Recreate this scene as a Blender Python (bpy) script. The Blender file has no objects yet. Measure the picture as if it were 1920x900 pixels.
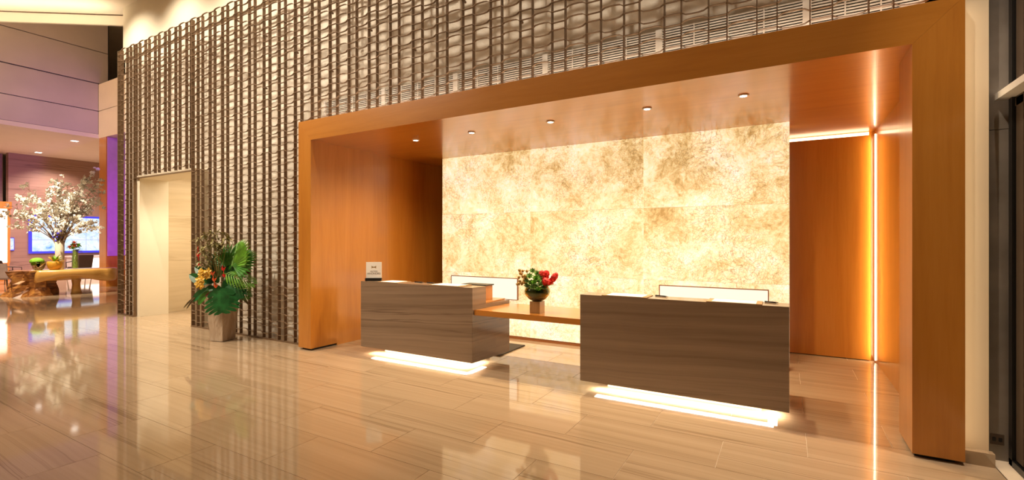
import bpy, bmesh, math, random
from mathutils import Vector, Matrix
random.seed(7)
R = math.radians
S = bpy.context.scene
C = S.collection

# ------------------------------------------------------------------ camera, world, large lights, exposure
THETA = R(29.85)
cd = bpy.data.cameras.new('camera'); cam = bpy.data.objects.new('camera', cd); C.objects.link(cam)
cd.sensor_width = 36; cd.lens = 894 / 1920 * 36; cd.clip_start = .05; cd.clip_end = 200
cam.location = (0, 0, 1.7); cam.rotation_euler = (R(90), 0, THETA)
S.camera = cam
S.view_settings.view_transform = 'Standard'; S.view_settings.look = 'None'
S.view_settings.exposure = 0.0; S.view_settings.gamma = 1; S.view_settings.use_curve_mapping = False
w = bpy.data.worlds.new('night'); S.world = w; w.use_nodes = True
w.node_tree.nodes['Background'].inputs[0].default_value = (.012, .014, .016, 1)
w.node_tree.nodes['Background'].inputs[1].default_value = 1.0

def area(name, loc, rot, size, power, col=(1, .80, .56), spread=180):
    l = bpy.data.lights.new(name, 'AREA'); l.shape = 'RECTANGLE'; l.size, l.size_y = size
    l.energy = power; l.color = col; l.spread = R(spread)
    o = bpy.data.objects.new(name, l); C.objects.link(o); o.location = loc; o.rotation_euler = [R(a) for a in rot]
    return o
def spot(name, loc, target, power, angle, col=(1, .80, .56), blend=.6, radius=.06):
    l = bpy.data.lights.new(name, 'SPOT'); l.energy = power; l.spot_size = R(angle); l.spot_blend = blend
    l.color = col; l.shadow_soft_size = radius
    o = bpy.data.objects.new(name, l); C.objects.link(o); o.location = loc
    d = Vector(target) - Vector(loc); o.rotation_euler = d.to_track_quat('-Z', 'Y').to_euler()
    return o
WARM = (1, .83, .62)
# broad area lights standing in for the lobby's unseen ceiling lamps
area('lobby_ceiling_light', (-6.0, -.5, 7.2), (0, 0, 0), (5, 5), 70, WARM)
area('lobby_ceiling_light', (-12.0, -1.5, 7.2), (0, 0, 0), (5, 5), 330, WARM)
for lx_, ly_ in ((-14.5, .8), (-11.5, .2), (-8.5, .4)):
    spot('lobby_accent_lamp', (lx_, ly_, 7.15), (lx_ + 1.6, 5.3, 1.4), 1050, 70, (1, .86, .68), .9, .05)
for lx_, ly_ in ((-23.6, 5.0), (-25.5, 6.4), (-27.4, 5.2), (-25.2, 9.0), (-27.6, 8.2), (-24.0, 7.6)):
    spot('lounge_lamp', (lx_, ly_, 5.36), (lx_ - .6, ly_ + .3, 0), 600, 130, (1, .74, .64), .9, .05)
area('ceiling_fill_light', (-15.9, 3.6, 6.75), (180, 0, 35), (5, .3), 40, (1, .84, .62))  # added upward fill without a fixture, brightens the lobby ceiling
area('atrium_ceiling_light', (-18.5, -4.5, 9.8), (0, 0, 0), (4, 5), 2300, (1, .84, .72))
# wall-grazing ceiling washers along the lattice wall
for k in range(7):
    spot('wall_washer_lamp', (-13.0 + 2.05 * k, 3.9, 7.15), (-13.0 + 2.05 * k, 5.3, 4.6), 300 * (1 - .075 * k), 110, (1, .87, .70), .8, .05)
# corridor behind the doorway
spot('doorway_lamp', (-11.2, 5.25, 3.02), (-11.3, 5.25, 0), 110, 140, (1, .87, .68), .8, .05)
area('corridor_light', (-11.2, 6.6, 3.3), (0, 0, 0), (1.4, 2.2), 62, (1, .86, .66))
# purple feature light in the passage
spot('purple_lamp', (-17.0, 7.4, 2.2), (-21.3, 8.3, 2.4), 600, 60, (.50, .07, 1.0), .8, .1)
spot('purple_lamp', (-16.6, 7.2, 4.4), (-22.0, 6.6, 5.7), 380, 55, (.42, .12, 1.0), .9, .1)

# ------------------------------------------------------------------ mesh helpers
class MB:
    def __init__(s): s.v = []; s.f = []
    def add(s, vs, fs):
        n = len(s.v); s.v += [tuple(v) for v in vs]; s.f += [tuple(i + n for i in f) for f in fs]; return s
    def box(s, x0, x1, y0, y1, z0, z1):
        return s.add([(x0, y0, z0), (x1, y0, z0), (x1, y1, z0), (x0, y1, z0), (x0, y0, z1), (x1, y0, z1), (x1, y1, z1), (x0, y1, z1)],
                     [(0, 3, 2, 1), (4, 5, 6, 7), (0, 1, 5, 4), (1, 2, 6, 5), (2, 3, 7, 6), (3, 0, 4, 7)])
    def prism_y(s, pts, y0, y1):      # polygon in XZ (counter-clockwise seen from -Y), extruded in Y
        n = len(pts)
        return s.add([(x, y0, z) for x, z in pts] + [(x, y1, z) for x, z in pts],
                     [tuple(range(n)), tuple(range(2 * n - 1, n - 1, -1))] + [(i, i + n, (i + 1) % n + n, (i + 1) % n) for i in range(n)])
    def prism_z(s, pts, z0, z1):
        n = len(pts)
        return s.add([(x, y, z0) for x, y in pts] + [(x, y, z1) for x, y in pts],
                     [tuple(range(n - 1, -1, -1)), tuple(range(n, 2 * n))] + [(i, (i + 1) % n, (i + 1) % n + n, i + n) for i in range(n)])
    def tube(s, pts, rad, n=7):
        pts = [Vector(p) for p in pts]
        if not isinstance(rad, (list, tuple)): rad = [rad] * len(pts)
        vs = []; fs = []
        for i, p in enumerate(pts):
            t = (pts[min(i + 1, len(pts) - 1)] - pts[max(i - 1, 0)]).normalized()
            a = t.cross(Vector((0, 0, 1)))
            if a.length < .05: a = t.cross(Vector((1, 0, 0)))
            a.normalize(); b = t.cross(a).normalized()
            for k in range(n):
                an = 2 * math.pi * k / n
                vs.append(p + (a * math.cos(an) + b * math.sin(an)) * rad[i])
        for i in range(len(pts) - 1):
            for k in range(n):
                k2 = (k + 1) % n
                fs.append((i * n + k, i * n + k2, (i + 1) * n + k2, (i + 1) * n + k))
        fs += [tuple(range(n - 1, -1, -1)), tuple((len(pts) - 1) * n + k for k in range(n))]
        return s.add(vs, fs)
    def lathe(s, prof, n=24, at=(0, 0, 0)):
        vs = []; fs = []
        for r, z in prof:
            for k in range(n):
                a = 2 * math.pi * k / n; vs.append((at[0] + r * math.cos(a), at[1] + r * math.sin(a), at[2] + z))
        for i in range(len(prof) - 1):
            for k in range(n):
                k2 = (k + 1) % n; fs.append((i * n + k, i * n + k2, (i + 1) * n + k2, (i + 1) * n + k))
        fs += [tuple(range(n - 1, -1, -1)), tuple((len(prof) - 1) * n + k for k in range(n))]
        return s.add(vs, fs)
    def ball(s, c, r, sq=(1, 1, 1), n=8, m=5):
        vs = []; fs = []
        for i in range(1, m):
            ph = math.pi * i / m
            for k in range(n):
                a = 2 * math.pi * k / n
                vs.append((c[0] + r * sq[0] * math.sin(ph) * math.cos(a), c[1] + r * sq[1] * math.sin(ph) * math.sin(a), c[2] + r * sq[2] * math.cos(ph)))
        vs.append((c[0], c[1], c[2] + r * sq[2])); vs.append((c[0], c[1], c[2] - r * sq[2])); T = len(vs) - 2
        for i in range(m - 2):
            for k in range(n): fs.append((i * n + k, (i + 1) * n + k, (i + 1) * n + (k + 1) % n, i * n + (k + 1) % n))
        for k in range(n):
            fs.append((T, k, (k + 1) % n)); fs.append((T + 1, (m - 2) * n + (k + 1) % n, (m - 2) * n + k))
        return s.add(vs, fs)
    def mesh(s, name, smooth=False, bevel=0):
        me = bpy.data.meshes.new(name); me.from_pydata(s.v, [], s.f); me.update()
        if bevel:
            bm = bmesh.new(); bm.from_mesh(me)
            bmesh.ops.bevel(bm, geom=bm.edges[:], offset=bevel, segments=2, affect='EDGES', clamp_overlap=True)
            bm.to_mesh(me); bm.free()
        if smooth:
            for p in me.polygons: p.use_smooth = True
        return me
    def build(s, name, m, parent=None, smooth=False, bevel=0):
        return link(name, s.mesh(name, smooth, bevel), m, parent)
def link(name, me, m, parent=None):
    o = bpy.data.objects.new(name, me); C.objects.link(o)
    if m and not me.materials: me.materials.append(M[m])
    if parent: o.parent = parent
    return o
def box(name, m, x0, x1, y0, y1, z0, z1, parent=None, bevel=0):
    return MB().box(x0, x1, y0, y1, z0, z1).build(name, m, parent, bevel=bevel)
def tag(o, label, cat, group=None):
    o['label'] = label; o['category'] = cat
    if group: o['group'] = group
    return o
def thing(name, loc, label, cat, group=None, rz=0):
    o = bpy.data.objects.new(name, None); C.objects.link(o); o.location = loc; o.rotation_euler = (0, 0, rz)
    o.empty_display_size = .1
    return tag(o, label, cat, group)
def struct(o, label=None):
    o['kind'] = 'structure'
    if label: o['label'] = label
    return o
def stuff(o): o['kind'] = 'stuff'; return o
def view(dd, rr, z=0):        # a place given by how far it is from the viewpoint and how far to the side
    s, c = math.sin(THETA), math.cos(THETA)
    return Vector((-dd * s + rr * c, dd * c + rr * s, z))

# ------------------------------------------------------------------ materials
M = {}
class NT:
    def __init__(s, name):
        m = bpy.data.materials.new(name); m.use_nodes = True; M[name] = m
        s.t = m.node_tree; s.b = s.t.nodes['Principled BSDF']; s.o = s.t.nodes['Material Output']
    def n(s, typ, **kw):
        x = s.t.nodes.new(typ)
        for k, v in kw.items():
            if k in x.inputs: s.set(x.inputs[k], v)
            else: setattr(x, k, v)
        return x
    def set(s, sock, v):
        if isinstance(v, bpy.types.NodeSocket): s.t.links.new(v, sock)
        else:
            if isinstance(v, tuple) and len(v) == 3 and sock.type == 'RGBA': v = v + (1,)
            sock.default_value = v
    def math(s, op, a, b=0.0):
        x = s.t.nodes.new('ShaderNodeMath'); x.operation = op; s.set(x.inputs[0], a); s.set(x.inputs[1], b); return x.outputs[0]
    def mix(s, fac, a, b, mode='MIX'):
        x = s.t.nodes.new('ShaderNodeMix'); x.data_type = 'RGBA'; x.blend_type = mode
        s.set(x.inputs[0], fac); s.set(x.inputs[6], a); s.set(x.inputs[7], b); return x.outputs[2]
    def ramp(s, fac, stops):
        x = s.t.nodes.new('ShaderNodeValToRGB'); e = x.color_ramp.elements
        while len(e) < len(stops): e.new(.5)
        for i, (p, c) in enumerate(stops):
            e[i].position = p; e[i].color = tuple(c) + (1,) if len(c) == 3 else c
        s.set(x.inputs[0], fac); return x.outputs[0]
    def coords(s, scale=(1, 1, 1), rot=(0, 0, 0), rand=0, kind='Object'):
        tc = s.t.nodes.new('ShaderNodeTexCoord'); v = tc.outputs[kind]
        if rand:
            oi = s.t.nodes.new('ShaderNodeObjectInfo')
            cm = s.t.nodes.new('ShaderNodeCombineXYZ')
            for i, f in enumerate((1.0, 1.7, 2.3)): s.set(cm.inputs[i], s.math('MULTIPLY', oi.outputs['Random'], rand * f))
            va = s.t.nodes.new('ShaderNodeVectorMath'); va.operation = 'ADD'; s.set(va.inputs[0], v); s.set(va.inputs[1], cm.outputs[0]); v = va.outputs[0]
        mp = s.t.nodes.new('ShaderNodeMapping'); s.set(mp.inputs[0], v); mp.inputs[2].default_value = rot; mp.inputs[3].default_value = scale
        return mp.outputs[0]
    def noise(s, v, scale, detail=4, rough=.5, dist=0):
        x = s.n('ShaderNodeTexNoise', Vector=v, Scale=scale, Detail=detail, Roughness=rough, Distortion=dist); return x.outputs[0]
    def put(s, **kw):
        for k, v in kw.items(): s.set(s.b.inputs[k.replace('_', ' ')], v)
        return s
    def bump(s, h, strength=.2, dist=.01):
        x = s.n('ShaderNodeBump', Height=h, Strength=strength, Distance=dist); s.set(s.b.inputs['Normal'], x.outputs[0])

def plain(name, col, rough=.5, metal=0, var=.10, vscale=6, spec=.5, **kw):
    t = NT(name); v = t.coords(rand=10)
    nz = t.noise(v, vscale, 3)
    dark = tuple(c * (1 - var) for c in col); lite = tuple(min(1, c * (1 + var)) for c in col)
    t.put(Base_Color=t.ramp(nz, [(.3, dark), (.7, lite)]), Roughness=rough, Metallic=metal, Specular_IOR_Level=spec, **kw)
    return t
def glow(name, col, strength):
    return NT(name).put(Base_Color=(.8, .8, .8), Emission_Color=col, Emission_Strength=strength, Roughness=.4)
def wood(name, axis, a, b, c, rough=.30, sc=1.0):
    t = NT(name)
    scl = {'x': (.35, 5, 5), 'y': (5, .35, 5), 'z': (5, 5, .35)}[axis]
    v = t.coords(tuple(q * sc for q in scl), rand=9)
    n1 = t.noise(v, 1.1, 5, .55, .8); n2 = t.noise(v, 9, 4, .6, .3)
    f = t.math('ADD', t.math('MULTIPLY', n1, .72), t.math('MULTIPLY', n2, .28))
    t.put(Base_Color=t.ramp(f, [(.30, a), (.5, b), (.72, c)]), Roughness=rough, Specular_IOR_Level=.4, Coat_Weight=.8, Coat_Roughness=.14, Coat_IOR=1.5)
    t.bump(n2, .03, .004); return t
W1, W2, W3 = (.48, .168, .020), (.56, .212, .027), (.62, .25, .040)
wood('wood_x', 'x', W1, W2, W3); wood('wood_z', 'z', W1, W2, W3); wood('wood_y', 'y', W1, W2, W3)
wood('walnut', 'x', (.20, .06, .016), (.26, .085, .022), (.31, .11, .03))
wood('oak_box', 'z', (.33, .18, .06), (.42, .24, .09), (.5, .3, .12))

def vein_stone(name, axis, cols, dark, rough, spec, vs=6.5, rand=40, tilt=0.0, wave=.5, lx=.12):
    # bands run along x (the stone's bed); 'axis' is the direction the bands stack in
    t = NT(name)
    scl = {'y': (lx, vs, lx), 'z': (lx, lx, vs)}[axis]
    v0 = t.coords((1, 1, 1), rot=((0, tilt, 0) if axis == 'z' else (0, 0, tilt)), rand=rand)
    mp = t.n('ShaderNodeMapping', Vector=v0); mp.inputs['Scale'].default_value = scl
    v = mp.outputs[0]
    big = t.noise(v0, .8, 3, .5)
    cm = t.n('ShaderNodeCombineXYZ'); t.set(cm.inputs[1 if axis == 'y' else 2], t.math('MULTIPLY', big, wave))
    va = t.n('ShaderNodeVectorMath', operation='ADD'); t.set(va.inputs[0], v); t.set(va.inputs[1], cm.outputs[0]); v = va.outputs[0]
    n1 = t.noise(v, 1.0, 6, .62, .25); n2 = t.noise(v, 3.2, 6, .6, .15)
    base = t.ramp(t.math('ADD', t.math('MULTIPLY', n1, .6), t.math('MULTIPLY', n2, .4)), [(.28, cols[0]), (.5, cols[1]), (.72, cols[2])])
    n3 = t.noise(v, .9, 5, .55, .3)
    vein = t.ramp(t.math('ABSOLUTE', t.math('SUBTRACT', n3, .5)), [(.0, (1, 1, 1)), (.018, (0, 0, 0))])
    gate = t.ramp(t.noise(v, .35, 2), [(.45, (0, 0, 0)), (.62, (1, 1, 1))])
    fac = t.math('MULTIPLY', t.math('MULTIPLY', vein, gate), .7)
    t.put(Base_Color=t.mix(fac, base, dark), Roughness=rough, Specular_IOR_Level=spec)
    return t
vein_stone('floor_stone', 'y', [(.34, .235, .14), (.43, .31, .195), (.50, .37, .245)], (.19, .115, .06), .06, .85, vs=6.5, rand=60, tilt=.015, lx=.07)
vein_stone('desk_stone', 'z', [(.16, .105, .066), (.27, .185, .122), (.36, .26, .18)], (.09, .05, .03), .13, .75, vs=6, rand=25, tilt=.05)
vein_stone('lounge_stone', 'z', [(.26, .16, .12), (.34, .22, .17), (.40, .27, .21)], (.12, .07, .05), .4, .4, vs=4, rand=25)
vein_stone('corridor_stone', 'z', [(.55, .42, .25), (.66, .53, .34), (.75, .62, .43)], (.42, .30, .16), .4, .4, vs=4, rand=25)
plain('grout', (.66, .55, .41), .6, var=.05)
plain('cream_paint', (.80, .71, .54), .7, var=.02, vscale=2)
plain('ceiling_paint', (.78, .68, .53), .75, var=.02, vscale=2)
plain('beige_wall', (.74, .60, .43), .55, var=.03, vscale=2)
plain('taupe_panel', (.54, .45, .38), .6, var=.05, vscale=1.2)
plain('dark_void', (.03, .028, .03), .6)
plain('bronze', (.185, .112, .06), .42, .25, var=.12, vscale=8, spec=.5)
plain('bronze_wire', (.24, .155, .088), .45, .25, var=.10, vscale=8, spec=.5)
plain('white_metal', (.82, .79, .74), .45, var=.04)
plain('black_metal', (.012, .011, .010), .35, .3)
plain('brown_metal', (.12, .085, .06), .4, .3)
plain('black_plastic', (.010, .009, .009), .35)
plain('paper', (.92, .90, .86), .7, var=.02)
plain('leather_tan', (.40, .25, .12), .5)
plain('mat_dark', (.06, .045, .03), .8)
plain('grey_stone', (.29, .25, .21), .35, var=.25, vscale=3)
plain('purple_wash', (.55, .30, .52), .5, var=.05)  # purple light on the pillar's side, put into the base colour
plain('chair_fabric', (.42, .33, .31), .8)
plain('dark_wood', (.035, .018, .012), .4)
plain('white_gloss', (.85, .80, .78), .3, var=.02)
plain('leaf_dark', (.012, .10, .022), .32, var=.45, vscale=9)
plain('leaf_mid', (.05, .19, .02), .35, var=.45, vscale=9)
plain('leaf_bright', (.13, .32, .025), .38, var=.45, vscale=9)
plain('leaf_brown', (.10, .065, .02), .5, var=.4, vscale=9)
plain('leaf_olive', (.27, .23, .075), .5, var=.4, vscale=9)
plain('leaf_red', (.16, .03, .015), .45, var=.4)
plain('petal_yellow', (.85, .52, .07), .45, var=.2, vscale=14)
plain('petal_red', (.62, .02, .012), .5, var=.3, vscale=20)
plain('petal_orange', (.72, .12, .03), .4, var=.25, vscale=14)
plain('petal_white', (.90, .86, .76), .6, var=.05)
plain('bud_gold', (.50, .31, .08), .5, var=.4, vscale=20)
plain('twig', (.30, .20, .13), .7)
plain('succulent', (.20, .36, .09), .45, var=.5, vscale=16)
plain('moss', (.22, .48, .03), .8, var=.3, vscale=14)
plain('ceramic_amber', (.70, .36, .04), .3, var=.2)
plain('vase_white', (.80, .72, .58), .35)
plain('stems_green', (.22, .36, .06), .5, var=.5, vscale=16)
plain('blue_petal', (.10, .08, .65), .5)
t = plain('gold_print', (.30, .20, .09), .5); t = plain('ink', (.16, .13, .12), .6)
# washed plaster behind the lattice
t = NT('plaster'); v = t.coords((1, 1, 1))
t.put(Base_Color=t.ramp(t.noise(v, 5, 5, .6, .6), [(.3, (.70, .61, .49)), (.5, (.80, .72, .60)), (.72, (.87, .80, .69))]), Roughness=.75)
t.bump(t.noise(v, 7, 3, .5, .4), .6, .03)
# pot: weathered pale concrete / wood look
t = NT('pot_stone'); v = t.coords((3, 3, .8))
t.put(Base_Color=t.ramp(t.noise(v, 2.2, 6, .65, 1.2), [(.3, (.30, .20, .125)), (.5, (.48, .36, .25)), (.7, (.60, .49, .37))]), Roughness=.7)
t.bump(t.noise(v, 3, 5), .4, .01)
# live edge wood
t = NT('root_wood'); v = t.coords((1.0, 1.0, 2.0))
t.put(Base_Color=t.ramp(t.noise(v, 2.6, 6, .6, 1.5), [(.34, (.09, .028, .008)), (.5, (.30, .11, .025)), (.68, (.55, .26, .06))]), Roughness=.45)
t.bump(t.noise(v, 4, 5), .6, .03)
wood('slab_wood', 'x', (.52, .24, .05), (.68, .36, .085), (.76, .45, .13), .3, .8)
# backlit onyx: light comes through the stone, its figure is in the stone
t = NT('onyx')
v = t.coords((1, 1, 1), rand=30)
warp = t.n('ShaderNodeTexNoise', Vector=v, Scale=2.2, Detail=4)
vm = t.n('ShaderNodeVectorMath', operation='SCALE'); t.set(vm.inputs[0], warp.outputs[1]); vm.inputs[3].default_value = .33
va = t.n('ShaderNodeVectorMath', operation='ADD'); t.set(va.inputs[0], v); t.set(va.inputs[1], vm.outputs[0])
big = t.noise(va.outputs[0], 1.5, 5, .6, .3); mid = t.noise(va.outputs[0], 15, 9, .72, .25)
oi = t.n('ShaderNodeObjectInfo')
f = t.math('ADD', t.math('ADD', t.math('MULTIPLY', big, .55), t.math('MULTIPLY', mid, .45)), t.math('MULTIPLY', t.math('SUBTRACT', oi.outputs['Random'], .5), .07))
col = t.ramp(f, [(.33, (.34, .185, .05)), (.41, (.62, .41, .165)), (.47, (.81, .595, .30)), (.54, (.94, .73, .46)), (.63, (1.0, .83, .67))])
vo = t.n('ShaderNodeTexVoronoi', feature='DISTANCE_TO_EDGE', Vector=va.outputs[0], Scale=25)
ve = t.ramp(vo.outputs[0], [(.0, (1, 1, 1)), (.10, (0, 0, 0))])
gate = t.ramp(t.noise(v, 1.6, 4, .6), [(.36, (.05, .05, .05)), (.62, (1, 1, 1))])
vn = t.ramp(t.math('ABSOLUTE', t.math('SUBTRACT', t.noise(va.outputs[0], 4.5, 9, .7, .9), .5)), [(.0, (1, 1, 1)), (.02, (0, 0, 0))])
gate2 = t.ramp(t.noise(v, .9, 3), [(.42, (0, 0, 0)), (.62, (1, 1, 1))])
fac = t.math('MINIMUM', t.math('ADD', t.math('MULTIPLY', t.math('MULTIPLY', ve, gate), .55), t.math('MULTIPLY', t.math('MULTIPLY', vn, gate2), .75)), .8)
col = t.mix(fac, col, (.16, .085, .022))
t.put(Base_Color=(.30, .22, .12), Emission_Color=col, Emission_Strength=1.26, Roughness=.22, Specular_IOR_Level=.4)
glow('panel_glow', (1.0, .90, .70), 1.05).put(Base_Color=(.2, .18, .14))
glow('led_white', (1.0, .88, .70), 2.5)
glow('led_warm', (1.0, .74, .46), 3.5); glow('led_side', (1.0, .76, .46), 6)
glow('lamp_disc', (1.0, .92, .78), 9)
glow('far_white_glow', (1.0, .86, .78), 1.6)
glow('cabinet_glow', (1.0, .84, .55), 2.2)
glow('blue_bezel', (.05, .05, .85), 1.0).put(Base_Color=(.02, .02, .08))
# video wall picture: pale blue field with dark brush marks
t = NT('screen_picture'); v = t.coords((1, 1, 1), rand=0, kind='Object')
nz = t.noise(v, 1.8, 4, .55, 1.6)
c1 = t.ramp(nz, [(.28, (.10, .32, .95)), (.36, (.45, .72, 1.0)), (.46, (.74, .90, 1.0)), (.6, (.88, .96, 1.0))])
br = t.ramp(t.math('ABSOLUTE', t.math('SUBTRACT', t.noise(v, 1.3, 3, .5, 2.2), .5)), [(.0, (1, 1, 1)), (.012, (0, 0, 0))])
t.put(Base_Color=(.02, .02, .03), Emission_Color=t.mix(t.math('MULTIPLY', br, .4), c1, (.03, .12, .45)), Emission_Strength=1.05, Roughness=.3)
# glass
def glassy(name, tint, alpha, rough=.02):
    t = NT(name); t.put(Base_Color=tint, Roughness=rough, Transmission_Weight=1.0, IOR=1.45); return t
glassy('green_glass', (.66, .60, .30), 1); glassy('clear_glass', (.93, .96, .93), 1)
t = NT('thin_glass'); tr = t.n('ShaderNodeBsdfTransparent'); tr.inputs[0].default_value = (.93, .97, .93, 1)
gl = t.n('ShaderNodeBsdfGlossy'); gl.inputs['Roughness'].default_value = .02
mx = t.n('ShaderNodeMixShader'); mx.inputs[0].default_value = .10; t.set(mx.inputs[1], tr.outputs[0]); t.set(mx.inputs[2], gl.outputs[0])
t.t.links.new(mx.outputs[0], t.o.inputs[0])
t = NT('window_glass'); tr = t.n('ShaderNodeBsdfTransparent'); tr.inputs[0].default_value = (.55, .62, .56, 1)
gl = t.n('ShaderNodeBsdfGlossy'); gl.inputs[0].default_value = (.9, .95, .92, 1); gl.inputs['Roughness'].default_value = .01
fr = t.n('ShaderNodeFresnel'); fr.inputs[0].default_value = 1.5
mx = t.n('ShaderNodeMixShader'); t.set(mx.inputs[0], fr.outputs[0]); t.set(mx.inputs[1], tr.outputs[0]); t.set(mx.inputs[2], gl.outputs[0])
t.t.links.new(mx.outputs[0], t.o.inputs[0])

# ------------------------------------------------------------------ floor with single tiles
TL, TW = 1.217, .545
floor = struct(MB().box(-32, 1.36, -10, 12, -.25, -.004).build('floor', 'grout'), 'polished beige vein-cut stone floor')
tile_me = MB().box(0, TL - .004, 0, TW - .004, -.02, 0).mesh('tile'); tile_me.materials.append(M['floor_stone'])
rest = MB()
s_, c_ = math.sin(THETA), math.cos(THETA)
for j in range(-26, 14):
    y0 = 4.935 + TW * j
    off = .153 if j % 2 else .762
    for i in range(-28, 2):
        x0 = off + TL * i
        if x0 + TL > 1.36 + TL * .9: continue
        x1 = min(x0 + TL - .004, 1.355)
        if x1 - x0 < .05 or y0 + TW > 11.9: continue
        cx, cy = x0 + TL / 2, y0 + TW / 2
        dd = -cx * s_ + cy * c_; rr = cx * c_ + cy * s_
        if 2.7 < dd < 12.2 and abs(rr) < 1.075 * dd + .8 and cy < 8.4 and x1 - x0 > 1.1 and not (cy > 5.6 and (cx < -6.6 and not -12.7 < cx < -10)):
            o = link('tile', tile_me, None, floor); o.location = (x0, y0, 0)
        else:
            rest.box(x0, x1, y0, y0 + TW - .004, -.02, 0)
stuff(rest.build('tile_field', 'floor_stone', floor))

# ------------------------------------------------------------------ room shell
struct(MB().box(-13.73, -12.50, 5.30, 5.60, 0, 7.25).box(-12.50, -10.13, 5.30, 5.60, 3.10, 7.25).box(-10.13, -6.60, 5.30, 5.60, 0, 7.25)
       .box(-6.60, 1.30, 5.30, 5.60, 3.56, 7.25).build('wall_back', 'plaster'), 'washed plaster wall behind the metal lattice')
struct(box('wall_back_upper', 'cream_paint', -13.74, 1.3, 5.26, 5.30, 6.0, 7.25), 'cream wall above the metal lattice')
# main ceiling with its slanted free edge and the lip along it
E0, E1 = (-22.6, -.32), (-14.12, 5.45)
struct(MB().prism_z([(1.5, -10), (1.5, 5.6), (-13.9, 5.6), E1, E0, (-36.7, -10)], 7.25, 7.45).build('ceiling_main', 'ceiling_paint'), 'cream lobby ceiling')
ex, ey = E1[0] - E0[0], E1[1] - E0[1]; L_ = math.hypot(ex, ey); nx, ny = -ey / L_, ex / L_
struct(MB().prism_z([E0, E1, (E1[0] + nx * .06, E1[1] + ny * .06), (E0[0] + nx * .06, E0[1] + ny * .06)], 6.99, 7.22).build('trim_1', 'ceiling_paint'), 'cream lip along the free edge of the lobby ceiling')
struct(box('ceiling_upper', 'ceiling_paint', -36, -12, -10, 12, 10, 10.2))
struct(box('wall_front', 'beige_wall', -36, 1.5, -10.2, -10, -.02, 10))
struct(box('wall_far_end', 'ceiling_paint', -36.2, -36, -10, 12, -.02, 10))
struct(box('wall_passage_end', 'ceiling_paint', -36, -6.4, 11.9, 12.1, -.02, 10))
# upper mass on the left: stone fascia panels with dark reveals
fas = MB(); panels = struct(thing('wall_left_upper', (0, 0, 0), 'taupe stone fascia high on the far left', 'wall'), None)
del panels['category']
box('reveal_core', 'dark_void', -24, -22.06, -6, 8.0, 5.61, 10, panels)
for z0, z1, ye in ((5.61, 6.44, 7.66), (6.465, 7.45, 7.66), (7.485, 8.64, 7.95), (8.665, 10.0, 7.95)):
    y = ye
    box('panel', 'taupe_panel', -22.06, -22.0, -6, y, z0, z1, panels)
band = struct(thing('wall_passage_upper', (0, 0, 0), 'cream stone band over the passage', 'wall'), None); del band['category']
box('panel', 'beige_wall', -22.0, -13.75, 7.67, 7.95, 5.45, 6.44, band)
box('panel', 'beige_wall', -22.0, -13.75, 7.67, 7.95, 6.46, 7.44, band)
struct(box('ceiling_lounge', 'ceiling_paint', -30, -22.0, -6, 11.9, 5.45, 5.6))
struct(box('ceiling_passage', 'ceiling_paint', -22.06, -13.0, 7.95, 11.9, 5.45, 5.6))
struct(box('wall_lounge', 'lounge_stone', -29.2, -28.9, 6.98, 11.9, 0, 5.45), 'brown veined stone wall behind the video screen')
struct(box('wall_lounge_side', 'lounge_stone', -30.2, -29.6, -6, 6.98, 0, 5.45))

# doorway lining and corridor
struct(MB().box(-12.52, -12.40, 5.05, 5.62, 0, 3.06).box(-10.17, -10.13, 5.05, 5.62, 0, 3.06).box(-12.52, -10.13, 5.05, 5.62, 3.06, 3.12).build('door_1', 'cream_paint'), 'cream lined doorway opening in the lattice wall')
struct(box('wall_corridor_left', 'corridor_stone', -12.9, -12.62, 5.62, 9.4, 0, 3.4), 'pale veined stone wall inside the doorway')
struct(box('wall_corridor_right', 'cream_paint', -10.1, -9.9, 5.62, 9.4, 0, 3.4))
struct(box('wall_corridor_end', 'cream_paint', -12.9, -9.9, 9.4, 9.6, 0, 3.4))
struct(box('ceiling_corridor', 'cream_paint', -12.9, -9.9, 5.62, 9.6, 3.4, 3.5))

# ------------------------------------------------------------------ wooden portal and the alcove
FX0, FX1, IX0, IX1, FY, FZ, IZ = -6.60, 1.17, -6.31, .86, 4.80, 3.54, 3.235
portal = thing('wooden_portal', (-2.7, FY, 0), 'large honey-coloured wooden portal framing the reception alcove', 'portal')
def part(mb, name, m, th, **k):
    o = mb.build(name, m, th, **k)
    for vtx in o.data.vertices: vtx.co -= th.location
    return o
part(MB().prism_y([(IX0, IZ), (IX1, IZ), (FX1, FZ), (FX0, FZ)], FY, 5.29), 'header', 'wood_x', portal)
part(MB().prism_y([(FX0, .03), (IX0, .03), (IX0, IZ - .001), (FX0, FZ - .001)], FY, 5.29), 'jamb', 'wood_z', portal)
part(MB().prism_y([(IX1, .03), (FX1, .03), (FX1, FZ - .001), (IX1, IZ - .001)], FY, 5.29), 'jamb', 'wood_z', portal)
part(MB().box(FX0 + .05, IX0 - .02, FY + .04, 5.27, 0, .03), 'toe_kick', 'black_metal', portal)
part(MB().box(IX1 + .02, FX1 - .05, FY + .04, 5.27, 0, .03), 'toe_kick', 'black_metal', portal)
struct(box('wall_alcove_left', 'wood_z', -6.60, IX0, 5.29, 8.6, 0, IZ), 'honey wood wall on the left of the alcove')
struct(box('wall_alcove_right', 'wood_z', 1.09, 1.40, 5.29, 8.6, 0, IZ), 'honey wood wall on the right of the alcove')
struct(box('ceiling_alcove', 'wood_x', -6.60, 1.40, 5.29, 8.6, IZ, IZ + .25), 'honey wood ceiling of the alcove')
struct(box('wall_alcove_back', 'wood_z', IX0, 1.035, 8.31, 8.35, .012, 3.175), 'honey wood panel at the back of the alcove')
struct(box('wall_alcove_core', 'wood_z', IX0, 1.09, 8.38, 8.6, 0, IZ))
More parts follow.
